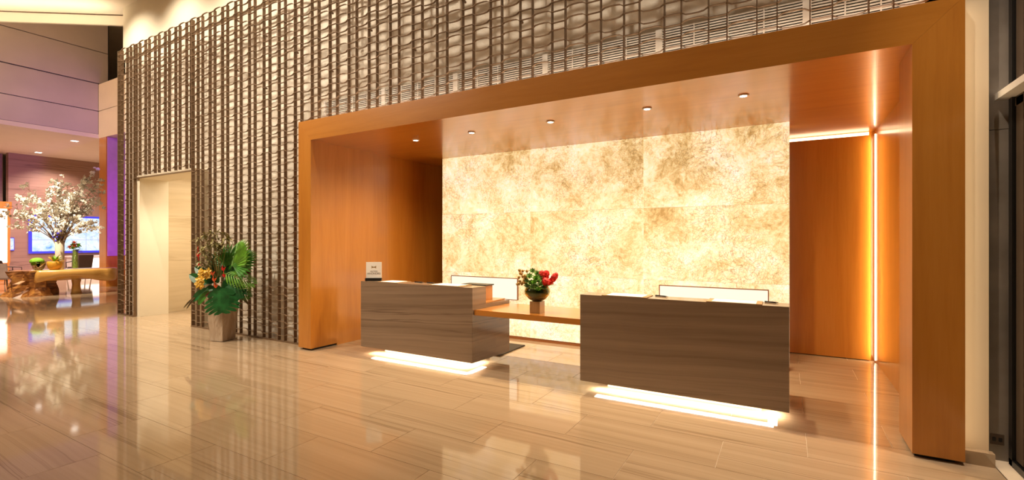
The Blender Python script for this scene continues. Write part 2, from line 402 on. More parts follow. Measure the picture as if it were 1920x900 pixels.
o = box('light_strip', 'led_warm', .0, 1.02, 8.345, 8.375, 3.185, 3.225); tag(o, 'glowing horizontal light strip along the top of the alcove back panel', 'light strip')
o = box('light_strip', 'led_warm', 1.078, 1.089, 8.28, 8.30, .02, 3.18); tag(o, 'glowing vertical light slot in the right back corner of the alcove', 'light strip')

area('corner_slot_light', (1.074, 8.27, 1.6), (0, 90, 0), (3.1, .04), 16, (1, .74, .42))
# onyx wall
onyx = thing('onyx_wall', (-2.78, 7.13, 0), 'glowing backlit golden onyx wall behind the reception desks', 'feature wall')
OX = [-5.605, -3.735, -1.835, .045]; OZ = [.05, 1.115, 2.175, 3.232]
part(MB().box(OX[0] + .03, OX[-1] - .03, 7.17, 7.55, 0, 3.22), 'light_box', 'walnut', onyx)
for i in range(3):
    for k in range(3):
        x0, x1, z0, z1 = OX[i] + .002, OX[i + 1] - .002, OZ[k] + .002, OZ[k + 1] - .002
        o = box('onyx_panel', 'onyx', -(x1 - x0) / 2, (x1 - x0) / 2, 0, .035, -(z1 - z0) / 2, (z1 - z0) / 2, onyx)
        o.location = ((x0 + x1) / 2 + 2.78, random.choice((0, .003)), (z0 + z1) / 2)
part(MB().box(OX[0], OX[-1], 7.14, 7.17, 0, .045), 'base', 'walnut', onyx)
for (x0, x1), lab in (((-5.37, -3.96), 'low lit niche in the onyx wall behind the left desk, made as a glowing panel'), ((-1.60, -.19), 'low lit niche in the onyx wall behind the right desk, made as a glowing panel')):
    th = thing('lit_niche_panel', ((x0 + x1) / 2, 7.12, .67), lab, 'lit niche', 'low glowing panels on the onyx wall')  # glowing sheets standing in for bright niches in the onyx
    part(MB().box(x0 + .012, x1 - .012, 7.095, 7.125, .682, 1.035), 'niche_glow', 'panel_glow', th)
    part(MB().box(x0, x1, 7.09, 7.128, 1.035, 1.047).box(x0, x1, 7.09, 7.128, .67, .682).box(x0, x0 + .012, 7.09, 7.128, .682, 1.035).box(x1 - .012, x1, 7.09, 7.128, .682, 1.035), 'frame', 'walnut', th)

o = box('light_strip', 'led_side', .018, .030, 7.45, 7.53, .06, 3.18); tag(o, 'upright light strip hidden behind the right edge of the onyx wall', 'light strip')
# downlights in the alcove ceiling
ordn = ['leftmost', 'second from left', 'middle', 'second from right', 'rightmost']
for (x, nm) in zip((-4.913, -3.876, -2.64, -1.40, -.387), ordn):
    th = thing('downlight', (x, 5.6, IZ), f'small round recessed downlight in the wooden alcove ceiling, {nm} of five', 'downlight', 'alcove ceiling downlights')
    MB().lathe([(.036, -.012), (.052, -.012), (.055, -.001), (.036, -.001)], 20).build('trim_ring', 'white_metal', th, smooth=True)
    MB().lathe([(.034, -.0145), (.0355, -.004)], 20).build('lens', 'lamp_disc', th)
    spot('downlight_beam', (x, 5.6, IZ - .03), (x, 5.6, 0), 175, 155, (1, .78, .50), .9, .04)

# ------------------------------------------------------------------ reception desks
def desk(loc, x0, x1, lab, splay=0.0):
    th = thing('reception_desk', loc, lab, 'desk', 'floating stone reception desks')
    yf, yb = 5.10, 5.94
    prof = [(yf, .10), (yf, 1.08), (5.39, 1.08), (5.39, .84), (yb, .84), (yb, .10)]
    n = len(prof)
    part(MB().add([(x0, y, z) for y, z in prof] + [(x1 + splay * (y - yf) / (yb - yf), y, z) for y, z in prof],
                  [tuple(range(n - 1, -1, -1)), tuple(range(n, 2 * n))] + [(i, (i + 1) % n, (i + 1) % n + n, i + n) for i in range(n)]), 'body', 'desk_stone', th, bevel=.002)
    part(MB().box(x0 + .03, x1 - .03 + splay * .5, 5.41, yb - .02, .842, .86), 'worktop', 'wood_x', th)
    part(MB().box(x0 + .24, x1 - .24, yf + .26, yb - .04, 0, .10), 'plinth', 'cream_paint', th)
    return th
dL = desk((-4.53, 5.10, 0), -5.555, -3.52, 'left stone reception desk with a sign on its counter', .07)
dR = desk((-1.0, 5.10, 0), -2.032, .030, 'right stone reception desk nearest the viewer', 0)
for x0, x1, y1, lab in ((-5.40, -3.66, 5.62, 'white light strip under the left reception desk'), (-1.88, -.10, 5.62, 'white light strip under the right reception desk')):
    o = MB().box(x0, x1, 5.22, 5.25, .082, .099)
    if x0 < -3: o.box(x1 - .03, x1, 5.25, y1, .082, .099)
    else: o.box(x1 - .03, x1, 5.25, 5.45, .082, .099)
    o = o.build('light_strip', 'led_white'); tag(o, lab, 'light strip')
    area('under_desk_light', ((x0 + x1) / 2, 5.2, .075), (0, 0, 0), (x1 - x0, .10), 18, (1, .86, .66))
area('under_desk_light', (-3.66, 5.42, .075), (0, 0, 0), (.08, .36), 3.2, (1, .86, .66))
area('under_desk_light', (-.11, 5.32, .075), (0, 0, 0), (.08, .22), 2.2, (1, .86, .66))
# wooden shelf bridging the desks
tag(MB().prism_z([(-3.512, 5.13), (-2.036, 5.13), (-2.036, 5.93), (-3.445, 5.93)], .722, .792).build('bridge_shelf', 'wood_x', bevel=.003), 'wooden shelf bridging the gap between the two stone desks', 'shelf')
tag(box('floor_mat', 'mat_dark', -5.3, -3.62, 5.96, 6.74, .0005, .018, bevel=.006), 'dark rubber mat on the floor behind the left desk', 'mat')

# counter items
def pad(x0, x1, y0, y1, lab):
    th = thing('desk_pad', ((x0 + x1) / 2, (y0 + y1) / 2, 1.08), lab, 'desk pad', 'paper pads on the reception counters')
    part(MB().box(x0, x1, y0, y1, 1.0805, 1.088), 'leather_base', 'leather_tan', th)
    part(MB().box(x0 + .05, x1 - .05, y0 + .006, y1 - .02, 1.088, 1.0905), 'paper_sheet', 'paper', th)
pad(-1.78, -1.28, 5.105, 5.385, 'white paper desk pad at the left end of the right desk')
pad(-.69, -.195, 5.105, 5.385, 'white paper desk pad at the right end of the right desk')
pad(-5.21, -4.82, 5.105, 5.385, 'white paper desk pad beside the small sign on the left desk')
pad(-4.25, -3.72, 5.105, 5.385, 'white paper desk pad at the right end of the left desk')
def pen(x0, y0, x1, y1, lab):
    th = thing('pen', (x0, y0, 1.0875), lab, 'pen', 'pens on the reception counters')
    a, b = Vector((0, 0, 0)), Vector((x1 - x0, y1 - y0, 0))
    MB().tube([a, b * .8], .007, 8).build('barrel', 'black_plastic', th, smooth=True)
    MB().tube([b * .8, b], [.0065, .0015], 8).build('tip', 'brown_metal', th, smooth=True)
pen(-1.25, 5.37, -1.10, 5.31, 'black pen beside the left pad on the right desk')
pen(-.18, 5.37, -.06, 5.33, 'black pen beside the right pad on the right desk')
pen(-4.72, 5.36, -4.52, 5.33, 'dark pen between the two pads on the left desk')
pen(-4.50, 5.37, -4.34, 5.35, 'dark pen close to the right pad on the left desk')
# small box with a dark lid on the left desk's worktop
th = thing('storage_box', (-3.72, 5.66, .86), 'small wooden box with a dark lid on the worktop of the left desk', 'box')
MB().box(-.14, .10, -.09, .09, 0, .20).build('body', 'wood_z', th); MB().box(-.30, .12, -.11, .10, .20, .215).build('lid', 'black_plastic', th)

# sign
th = thing('counter_sign', (-5.415, 5.225, 1.0805), 'small white counter sign with gold emblem on a black base', 'sign', rz=R(34))
MB().box(-.122, .118, -.035, .035, 0, .045).build('base', 'black_plastic', th, bevel=.003)
sp = MB().box(-.112, .118, -.006, .006, .045, .285).build('panel', 'paper', th)
def text(body, size, z, m, parent):
    cu = bpy.data.curves.new('lettering', 'FONT'); cu.body = body; cu.size = size; cu.align_x = 'CENTER'; cu.extrude = .0006
    o = bpy.data.objects.new('lettering_tmp', cu); C.objects.link(o)
    bpy.context.view_layer.update()
    me = bpy.data.meshes.new_from_object(o.evaluated_get(bpy.context.evaluated_depsgraph_get()))
    bpy.data.objects.remove(o); me.materials.clear()
    q = link('lettering', me, m, parent); q.rotation_euler = (R(90), 0, 0); q.location = (.003, -.0072, z); return q
text('HILTON', .030, .135, 'ink', sp); text('HHONORS', .040, .098, 'ink', sp)
em = MB()
for sx in (-1, 1):
    em.prism_y([(.003 + sx * q, z) for q, z in (((.034, .185), (.034, .232), (.026, .222), (.004, .212), (.004, .202), (.026, .196)) if sx < 0 else ((.034, .185), (.026, .196), (.004, .202), (.004, .212), (.026, .222), (.034, .232)))], -.0075, -.006)
em.box(-.003, .009, -.0078, -.006, .200, .214)
em.build('emblem', 'gold_print', sp)

# ------------------------------------------------------------------ metal lattice in front of the plaster wall
lat = thing('metal_lattice', (-6.15, 5.0, 0), 'tall woven bronze metal lattice screen covering the lobby wall', 'lattice screen')
LO = Vector(lat.location)
LX0, LX1 = -13.30, 1.03
def zmin(x):
    if -12.52 < x < -10.13: return 3.12
    if -6.62 < x < 1.20: return 3.545
    return .02
bar_cache = {}
def bar(x, w=.009, d0=-.012, d1=.042):
    z0 = zmin(x); key = (round(z0, 2), w)
    if key not in bar_cache:
        bar_cache[key] = MB().box(-w / 2, w / 2, d0, d1, z0, 6.03).mesh('bar'); bar_cache[key].materials.append(M['bronze'])
    o = link('bar', bar_cache[key], None, lat); o.location = (x - LO.x, 0, 0)
P_ = .4215; A0 = -2.762
cells = []
for k in range(-26, 10):
    a = A0 + P_ * k; b = a + .1655
    cells.append((a, b))
    for x in (a, b):
        if LX0 + .02 < x < LX1 and not any(abs(x - q) < .02 for q in (-12.52, -10.13, -6.61)): bar(x)
for x in (LX0, -12.53, -10.12): bar(x, .016, -.014, .048)
MB().box(-12.53 - LO.x, -10.12 - LO.x, -.012, .048, 3.062, 3.078).build('lintel_bar', 'bronze', lat)
def wire_mesh(x0, x1, sign):
    pts = [(x0, 0)]
    for a, b in cells:
        for x, dz in ((a, 0), (b, 0), (b + .045, .026), (b + .10, .031), (b + .165, .031), (b + .215, .024)):
            if x0 < x < x1: pts.append((x, dz * sign))
    pts.append((x1, 0)); pts.sort()
    m = MB(); vs = []; h, d0, d1 = .0028, -.016, .012
    for x, z in pts: vs += [(x - LO.x, d0, z - h), (x - LO.x, d1, z - h), (x - LO.x, d1, z + h), (x - LO.x, d0, z + h)]
    fs = [(0, 1, 2, 3)]
    for i in range(len(pts) - 1):
        for k in range(4): fs.append((i * 4 + k, i * 4 + 4 + k, i * 4 + 4 + (k + 1) % 4, i * 4 + (k + 1) % 4))
    e = (len(pts) - 1) * 4; fs.append((e + 3, e + 2, e + 1, e))
    return m.add(vs, fs).mesh('wire')
wc = {}
for k in range(14):
    for q, sg in ((.10, 1), (.23, 1), (.34, -1), (.47, -1)):
        z = q + .455 * k
        if z > 6.03: continue
        if z < 3.09: spans = [(LX0, -12.52), (-10.13, -6.60)]
        elif z < 3.56: spans = [(LX0, -6.60)]
        else: spans = [(LX0, LX1)]
        for sp_ in spans:
            if (sp_, sg) not in wc:
                wc[(sp_, sg)] = wire_mesh(*sp_, sg); wc[(sp_, sg)].materials.append(M['bronze_wire'])
            o = link('wire', wc[(sp_, sg)], None, lat); o.location = (0, 0, z)
for x0, x1 in ((LX0, -12.52), (-10.13, -6.60)):
    MB().box(x0 - LO.x, x1 - LO.x, -.02, .04, 0, .022).build('base_rail', 'bronze', lat)
sm = MB().box(-.010, .010, .02, .075, -.012, .012).mesh('standoff'); sm.materials.append(M['bronze'])
for i, k in enumerate(range(-24, 9, 2)):
    for z in (4.33, 5.24, 2.0, 1.1):
        x = A0 + P_ * k
        if z < zmin(x) + .1: continue
        o = link('standoff', sm, None, lat); o.location = (x - LO.x, 0, z + (.455 if i % 2 else 0))

# ventilation grilles standing on the portal behind the lattice
px = [-6.55, -5.227, -3.892, -2.540, -1.182, .173, 1.02]
gn = ['leftmost', 'second from left', 'third from left', 'third from right', 'second from right', 'rightmost']
slat_me = {}
for i in range(6):
    x0, x1 = px[i] + .035, px[i + 1] - .035; cx = (x0 + x1) / 2; hw = (x1 - x0) / 2
    th = thing('air_grille', (cx, 5.24, 3.56), f'white slatted air grille on top of the wooden portal, {gn[i]} of six', 'air grille', 'air grilles above the portal')
    key = round(hw, 3)
    if key not in slat_me:
        slat_me[key] = MB().box(-hw, hw, 0, .022, -.0055, .0055).mesh('slat'); slat_me[key].materials.append(M['white_metal'])
    for k in range(15):
        o = link('slat', slat_me[key], None, th); o.location = (0, 0, .012 + .0268 * k)
    MB().box(-hw - .035, -hw, -.012, .03, 0, .40).build('post', 'white_metal', th)
    MB().box(hw, hw + .035, -.012, .03, 0, .40).build('post', 'white_metal', th)
    n = max(1, round(hw * 2 / .31))
    for k in range(1, n):
        xx = -hw + 2 * hw * k / n; MB().box(xx - .006, xx + .006, -.004, 0, 0, .40).build('mullion', 'white_metal', th)
    MB().box(-hw, hw, .03, .04, 0, .40).build('backing', 'dark_void', th)
o = box('light_strip', 'led_warm', -6.5, 1.0, 5.10, 5.12, 3.545, 3.555); tag(o, 'uplight strip on top of the wooden portal below the lattice', 'light strip')
area('portal_uplight', (-2.75, 5.13, 3.58), (180, 0, 0), (7.4, .08), 14, (1, .80, .58))

# ------------------------------------------------------------------ right side: lit wall, stone, glass front
struct(box('wall_right', 'beige_wall', 1.185, 1.335, 4.93, 5.6, 0, 7.25), 'warm lit beige wall edge beside the portal')
struct(box('wall_right_fill', 'beige_wall', 1.0, 1.185, 5.3, 5.6, 3.56, 7.25))
struct(box('baseboard_right', 'floor_stone', 1.175, 1.355, 4.87, 4.94, 0, .10), 'stone baseboard of the beige wall edge')
struct(MB().box(1.335, 1.70, 5.06, 5.3, 0, 2.55).box(1.335, 1.70, 5.06, 5.3, 2.555, 4.4).box(1.335, 1.70, 5.06, 5.3, 4.405, 7.25).build('wall_right_stone', 'grey_stone'), 'dark grey stone pier beside the glass front')
o = box('light_strip', 'led_side', 1.1705, 1.1755, 4.835, 4.87, .12, 3.5); tag(o, 'vertical light slot between the wooden portal and the beige wall', 'light strip')
th = thing('outlet_plate', (1.416, 5.06, .12), 'dark double outlet plate low on the grey stone pier', 'outlet')
MB().box(-.04, .04, -.006, -.0005, 0, .082).build('cover', 'brown_metal', th, bevel=.002)
for sx in (-.018, .018): MB().box(sx - .010, sx + .010, -.009, -.006, .026, .056).build('socket', 'black_plastic', th)
gw = struct(thing('window_1', (1.5, 0, 0), 'dark glass shop front with black and bronze frames at the far right', 'window')); del gw['category']
struct(box('floor_threshold', 'beige_wall', 1.36, 1.70, -10, 5.06, -.25, 0), 'pale stone strip under the glass front')
for y in (4.99, 3.4, 1.8, .2, -1.4, -3.0, -4.6, -6.2, -7.8, -9.4):
    MB().box(-.03, .05, y - .03, y + .03, 0, 7.25).build('mullion', 'black_metal', gw)
    MB().box(-.012, .05, y - .17, y - .045, .06, 7.2).build('stile', 'brown_metal', gw)
    MB().box(.015, .025, y - 1.57, y - .17, .06, 7.2).build('pane', 'window_glass', gw)
MB().box(-.03, .05, -10, 5.02, 0, .05).build('sill', 'black_metal', gw)
MB().box(-.012, .05, -10, 4.96, 2.70, 2.76).build('transom', 'brown_metal', gw)
tag(box('door_canopy', 'white_metal', 1.395, 1.62, -6, 5.045, 2.772, 2.822), 'white horizontal canopy beam across the glass front', 'beam')
spot('canopy_fill_spot', (-.6, 2.2, 7.1), (1.39, 4.3, 2.8), 500, 26, (1, .86, .68), .7, .05)  # added spot, only there to brighten the canopy beam
spot('right_wall_lamp', (1.26, 4.66, 7.1), (1.26, 4.93, 3.2), 900, 60, (1, .82, .66), .9, .05)

# ------------------------------------------------------------------ leaves
def xf(mb, mat):
    mb.v = [tuple(mat @ Vector(v)) for v in mb.v]; return mb
def orient(base, tip, up=(0, -1, 0)):
    y = (Vector(tip) - Vector(base)).normalized(); u = Vector(up); z = (u - y * u.dot(y))
    if z.length < 1e-3: z = Vector((1, 0, 0)).cross(y)
    z.normalize(); x = y.cross(z)
    m = Matrix((x, y, z)).transposed().to_4x4(); m.translation = Vector(base); return m
def blade(length, width, bend=.15, fold=.25, n=7, tipw=0.0, th=.0015):
    m = MB(); vs = []; fs = []
    for i in range(n + 1):
        t = i / n; hw = width / 2 * (math.sin(math.pi * min(1, t * .93 + .05)) ** .75) * (1 if t < 1 else .15)
        y = length * t; z = -bend * length * t * t
        vs += [(-hw, y, z + fold * hw), (0, y, z), (hw, y, z + fold * hw), (0, y, z - th)]
    for i in range(n):
        a, b = i * 4, i * 4 + 4
        fs += [(a, a + 1, b + 1, b), (a + 1, a + 2, b + 2, b + 1), (a, b, b + 3, a + 3), (a + 2, a + 3, b + 3, b + 2)]
    return m.add(vs, fs)
def fan(radius, spread, n, inner=.55, pleat=.03, cup=.2):
    m = MB(); vs = [(0, 0, 0)]; fs = []
    for i in range(n):
        a0 = -spread / 2 + spread * i / n; a1 = -spread / 2 + spread * (i + 1) / n; am = (a0 + a1) / 2
        rr = radius * (.80 + .20 * math.cos(am * .9))
        def pt(a, r, z): return (math.sin(a) * r, math.cos(a) * r, z - cup * r * r / radius)
        b = len(vs)
        vs += [pt(a0, rr * inner, 0), pt(am, rr * inner, pleat * radius), pt(a1, rr * inner, 0), pt(am * .97 + a0 * .03, rr * .84, .5 * pleat * radius), pt(am, rr, -.02 * radius),
               pt(a0 + (am - a0) * .25, rr * .82, -.01), pt(a1 - (a1 - am) * .25, rr * .82, -.01)]
        fs += [(0, b, b + 1), (0, b + 1, b + 2), (b, b + 5, b + 3, b + 1), (b + 1, b + 3, b + 6, b + 2), (b + 5, b + 4, b + 3), (b + 3, b + 4, b + 6)]
    return m.add(vs, fs)
def monstera(L, W, lobes=6, bend=.25):
    m = MB(); vs = []; fs = []
    def P(x, y): return (x, y, -bend * (x * x / W + .35 * y * y / L))
    for sd in (-1, 1):
        for i in range(lobes):
            t0, t1 = i / lobes, (i + 1) / lobes
            def hw(t): return W / 2 * (math.sin(math.pi * (.16 + .80 * t)) ** .7)
            y0, y1 = L * t0, L * t1; g = .14 * (y1 - y0)
            drop = lambda x: .42 * x          # lobes sweep towards the tip
            xi = hw((t0 + t1) / 2) * .42; xo = hw((t0 + t1) / 2)
            if i == 0: base = -0.10 * L
            else: base = 0
            b = len(vs)
            pts = [(0, y0), (xi, y0 + drop(xi) + base), (xo * .85, y0 + g + drop(xo * .85) + base), (xo, (y0 + y1) / 2 + drop(xo) + base * .5), (xo * .85, y1 - g + drop(xo * .85)), (xi, y1 + drop(xi)), (0, y1)]
            vs += [P(sd * x, min(y, L * 1.06)) for x, y in pts]
            f = [(b, b + 1, b + 5, b + 6), (b + 1, b + 2, b + 4, b + 5), (b + 2, b + 3, b + 4)]
            fs += f if sd > 0 else [tuple(reversed(q)) for q in f]
    return m.add(vs, fs)
def frond(L, n, ll, lw, droop=.35):
    m = MB()
    for i in range(n):
        t = .12 + .88 * i / (n - 1); y = L * t; z = -droop * L * t * t
        for sd in (-1, 1):
            le = ll * (math.sin(math.pi * (.18 + .72 * t)) ** .8)
            b = blade(le, lw, .3, .3, 4)
            a = R(62 - 34 * t) * sd
            xf(b, Matrix.Translation((0, y, z)) @ Matrix.Rotation(-a, 4, 'Z') @ Matrix.Rotation(-.15, 4, 'X')); m.add(b.v, b.f)
    m.tube([(0, L * t / 6, -droop * L * (t / 6) ** 2) for t in range(7)], [.006 * (1 - t / 8) for t in range(7)], 5)
    return m

# ------------------------------------------------------------------ planter with tropical arrangement
PX = Vector((-8.29, 4.58, 0))
pl = thing('planter', PX, 'tall square planter with tropical leaves and yellow flowers by the lattice', 'planter', rz=R(14))
b0, b1, hh = .128, .165, .64
m = MB().add([(-b0, -b0, .008), (b0, -b0, .008), (b0, b0, .008), (-b0, b0, .008), (-b1, -b1, hh), (b1, -b1, hh), (b1, b1, hh), (-b1, b1, hh),
              (-b1 + .025, -b1 + .025, hh), (b1 - .025, -b1 + .025, hh), (b1 - .025, b1 - .025, hh), (-b1 + .025, b1 - .025, hh),
              (-b1 + .03, -b1 + .03, hh - .05), (b1 - .03, -b1 + .03, hh - .05), (b1 - .03, b1 - .03, hh - .05), (-b1 + .03, b1 - .03, hh - .05)],
             [(0, 3, 2, 1)] + [(i, (i + 1) % 4, (i + 1) % 4 + 4, i + 4) for i in range(4)] + [(i + 4, (i + 1) % 4 + 4, (i + 1) % 4 + 8, i + 8) for i in range(4)]
             + [(i + 8, (i + 1) % 4 + 8, (i + 1) % 4 + 12, i + 12) for i in range(4)] + [(12, 13, 14, 15)])
m.build('pot', 'pot_stone', pl)
MB().box(-.11, .11, -.11, .11, 0, .008).build('foot', 'black_metal', pl)
RZ = pl.rotation_euler.z
PD = -PX.x * math.sin(THETA) + PX.y * math.cos(THETA); PR = PX.x * math.cos(THETA) + PX.y * math.sin(THETA)
def pv(u, v, depth=0.0):      # across, height, towards the viewer, in the planter's own frame
    dd = PD - depth; x = (u - 960) / 894 * dd - PR; z = 1.7 - (v - 450) / 894 * dd
    p = Vector((math.cos(THETA) * x + math.sin(THETA) * depth, math.sin(THETA) * x - math.cos(THETA) * depth, z))
    return Matrix.Rotation(-RZ, 3, 'Z') @ p
TOV = Matrix.Rotation(-RZ, 3, 'Z') @ Vector((math.sin(THETA), -math.cos(THETA), .25))
def leaf(mb, name, m, base, tip, up=None, stem=True):
    o = xf(mb, orient(base, tip, up or TOV)).build(name, m, pl, smooth=False)
    if stem:
        s0 = Vector((0, 0, .62)); mid = (s0 + Vector(base)) / 2 + Vector((0, 0, .05))
        MB().tube([s0, mid, base], [.007, .006, .004], 5).build('stem', 'leaf_dark', o)
    return o
leaf(fan(.50, R(135), 15, .88, .05, .25), 'palm_leaf', 'leaf_bright', pv(434, 500, .04), pv(450, 446, .10), TOV + Vector((-.55, 0, .3)))
leaf(fan(.42, R(130), 15, .80, .045, .25), 'palm_leaf', 'leaf_mid', pv(436, 498, .10), pv(466, 484, .16), TOV + Vector((0, 0, .6)))
leaf(fan(.40, R(150), 15, .60, .035, .3), 'palm_leaf', 'leaf_mid', pv(424, 500, -.02), pv(414, 462, -.02))
leaf(frond(.46, 11, .24, .026, .3), 'palm_frond', 'leaf_bright', pv(418, 512, .20), pv(468, 522, .24), TOV + Vector((0, 0, .7)))
leaf(frond(.34, 9, .20, .026, .35), 'palm_frond', 'leaf_mid', pv(428, 532, .16), pv(462, 556, .20), TOV)
leaf(monstera(.40, .60, 6), 'monstera_leaf', 'leaf_dark', pv(413, 541, .22), pv(414, 583, .30), TOV + Vector((0, 0, .5)))
leaf(monstera(.30, .36, 5), 'monstera_leaf', 'leaf_dark', pv(430, 534, .16), pv(450, 562, .22), TOV + Vector((0, 0, .5)))
for b, tp, wd, mm in ((pv(388, 532, .12), pv(352, 514, .14), .16, 'leaf_dark'), (pv(390, 540, .15), pv(356, 566, .18), .13, 'leaf_dark'), (pv(392, 545, .18), pv(368, 572, .2), .11, 'leaf_mid'),
                      (pv(366, 556, .15), pv(341, 578, .18), .035, 'leaf_brown'), (pv(366, 558, .15), pv(347, 580, .18), .03, 'leaf_brown'), (pv(396, 520, .05), pv(362, 500, .05), .15, 'leaf_dark'),
                      (pv(404, 545, .2), pv(382, 556, .22), .06, 'leaf_red'), (pv(402, 548, .2), pv(388, 566, .24), .05, 'leaf_red'), (pv(445, 545, .05), pv(466, 572, .08), .05, 'leaf_brown'),
                      (pv(440, 520, 0), pv(470, 508, .02), .06, 'leaf_red'), (pv(442, 512, 0), pv(468, 500, .02), .04, 'leaf_red'), (pv(420, 540, .1), pv(448, 575, .12), .07, 'leaf_dark')):
    leaf(blade((tp - b).length, wd, .12, .35), 'strap_leaf', mm, b, tp, stem=False)
for u, v, u2, v2, mm in ((420, 520, 424, 488, 'leaf_dark'), (412, 520, 400, 478, 'leaf_dark'), (430, 520, 446, 490, 'leaf_dark'), (405, 525, 390, 490, 'leaf_olive'), (425, 530, 440, 505, 'leaf_dark'), (410, 530, 396, 505, 'leaf_dark'), (418, 545, 432, 520, 'leaf_dark'), (400, 530, 378, 520, 'leaf_dark'), (404, 540, 384, 545, 'leaf_dark'), (430, 530, 452, 528, 'leaf_dark'), (424, 510, 436, 478, 'leaf_mid'), (410, 508, 404, 480, 'leaf_olive'), (404, 515, 384, 500, 'leaf_olive'), (416, 550, 400, 535, 'leaf_dark'), (426, 545, 446, 540, 'leaf_mid')):
    leaf(blade((pv(u2, v2) - pv(u, v)).length, .14, .1, .3), 'filler_leaf', mm, pv(u, v, -.05), pv(u2, v2, -.03), stem=False)
for u, v, u2, v2 in ((404, 520, 372, 448), (406, 520, 384, 440), (408, 520, 396, 436), (410, 518, 408, 434), (412, 518, 420, 438), (404, 520, 378, 470), (404, 520, 388, 462), (408, 518, 402, 458), (410, 518, 412, 460), (402, 520, 374, 490), (414, 516, 428, 446)):
    a, b = pv(u, v, -.02), pv(u2, v2, random.uniform(-.1, .1)); md = (a + b) / 2 + Vector((0, 0, .03))
    o = MB().tube([a, md, b], [.005, .004, .003], 5).build('flower_stem', 'leaf_olive', pl)
    tuft = MB()
    for k in range(30):
        an = random.uniform(0, 6.28); el = random.uniform(-.5, .9); le = random.uniform(.06, .14)
        d = Vector((math.cos(an) * math.cos(el), math.sin(an) * math.cos(el), math.sin(el)))
        st = md.lerp(b, random.uniform(.15, 1)) if k > 9 else b
        bl = blade(le, .028, .4, .2, 3); xf(bl, orient(st, st + d, (0, 0, 1))); tuft.add(bl.v, bl.f)
    stuff(tuft.build('bract_tuft', random.choice(('leaf_olive', 'leaf_brown', 'leaf_olive')), o))
def orchid(c, r):
    m = MB()
    for k in range(5):
        an = 2 * math.pi * k / 5 + random.random()
        d = (Matrix.Rotation(-RZ, 3, 'Z') @ (Vector((math.cos(THETA), math.sin(THETA), 0)) * math.cos(an) * 1.0)) + Vector((0, 0, math.sin(an))) + TOV * .35
        b = blade(r, r * .75, .25, .3, 4); xf(b, orient(c, Vector(c) + d, TOV)); m.add(b.v, b.f)
    m.ball(Vector(c) + TOV * r * .25, r * .22, n=6, m=4); return m
for cu, cv, n in ((384, 514, 9), (373, 529, 11)):
    for k in range(n):
        orchid(pv(cu + random.uniform(-10, 10), cv + random.uniform(-8, 8), random.uniform(.2, .3)), random.uniform(.05, .07)).build('yellow_bloom', 'petal_yellow', pl)
def heliconia(pts, m):
    o = MB().tube(pts, [.006] * len(pts), 6).build('heliconia_flower', m, pl)
    for i in range(len(pts) - 1):
        for sd in (-1, 1):
            bl = blade(.075, .028, .05, .8, 4); side = Matrix.Rotation(-RZ, 3, 'Z') @ Vector((math.cos(THETA) * sd * .45, math.sin(THETA) * sd * .45, .9))
            xf(bl, orient(Vector(pts[i]), Vector(pts[i]) + side, TOV)); bl.build('bract', m, o)
heliconia([pv(405, 540, .25), pv(402, 528, .27), pv(399, 516, .26), pv(394, 507, .25)], 'petal_orange')
heliconia([pv(421, 520, .2), pv(419, 508, .2), pv(417, 498, .2)], 'petal_red')
heliconia([pv(374, 500, .0), pv(372, 482, .0), pv(371, 462, .0)], 'petal_red')

# ------------------------------------------------------------------ flower bowl on the bridging shelf
fb = thing('flower_bowl', (-2.69, 5.36, .792), 'round glass bowl of red and green flowers on a wooden cube', 'flower bowl', rz=R(0))
MB().box(-.075, .065, -.10, .04, 0, .145).build('wooden_cube', 'oak_box', fb, bevel=.002)
BC = Vector((-.005, -.03, .145))
prof = [(.06, 0), (.11, .03), (.155, .085), (.165, .125), (.15, .17), (.125, .185)]
MB().lathe(prof + [(.12, .183), (.144, .166), (.158, .125), (.148, .088), (.105, .037), (.0, .012)], 28, BC).build('glass_bowl', 'green_glass', fb, smooth=True)
MB().lathe([(.0, .02), (.10, .045), (.142, .09), (.15, .125), (.138, .155), (.0, .165)], 20, BC).build('stem_filling', 'leaf_dark', fb, smooth=True)
RV = Vector((math.cos(THETA), math.sin(THETA), 0)); VV = Vector((math.sin(THETA), -math.cos(THETA), 0))
def fv(u, v, depth=0):       # pixels-per-metre placement inside the bowl's own bouquet
    return BC + RV * ((u - 1005) / 152.0) + Vector((0, 0, .185 + (545 - v) / 152.0)) + VV * depth
for u, v, dp, r in ((993, 538, .13, .055), (1002, 530, .12, .06), (990, 526, .1, .055), (1010, 540, .13, .05), (1000, 545, .15, .05), (1004, 521, .06, .05), (985, 543, .12, .045), (1016, 546, .13, .045), (996, 517, .0, .05), (1014, 532, .08, .045), (998, 536, .15, .045), (1007, 534, .14, .045), (994, 545, .16, .04), (1006, 548, .17, .04), (984, 534, .1, .04), (1010, 526, .08, .045)):
    c = fv(u, v, dp); m = MB()
    for ring, (n, el, le) in enumerate(((8, .25, 1.0), (7, .7, .8), (5, 1.1, .55))):
        for k in range(n):
            an = 2 * math.pi * (k + ring * .4) / n
            up = (VV * .7 + Vector((0, 0, .7))).normalized(); sx = RV; sy = up.cross(sx)
            d = (sx * math.cos(an) + sy * math.sin(an)) * math.cos(el) + up * math.sin(el)
            b = blade(r * le, r * .5, -.2, .4, 3); xf(b, orient(c, c + d, up)); m.add(b.v, b.f)
    m.build('succulent_rosette', random.choice(('leaf_bright', 'succulent', 'succulent')), fb)
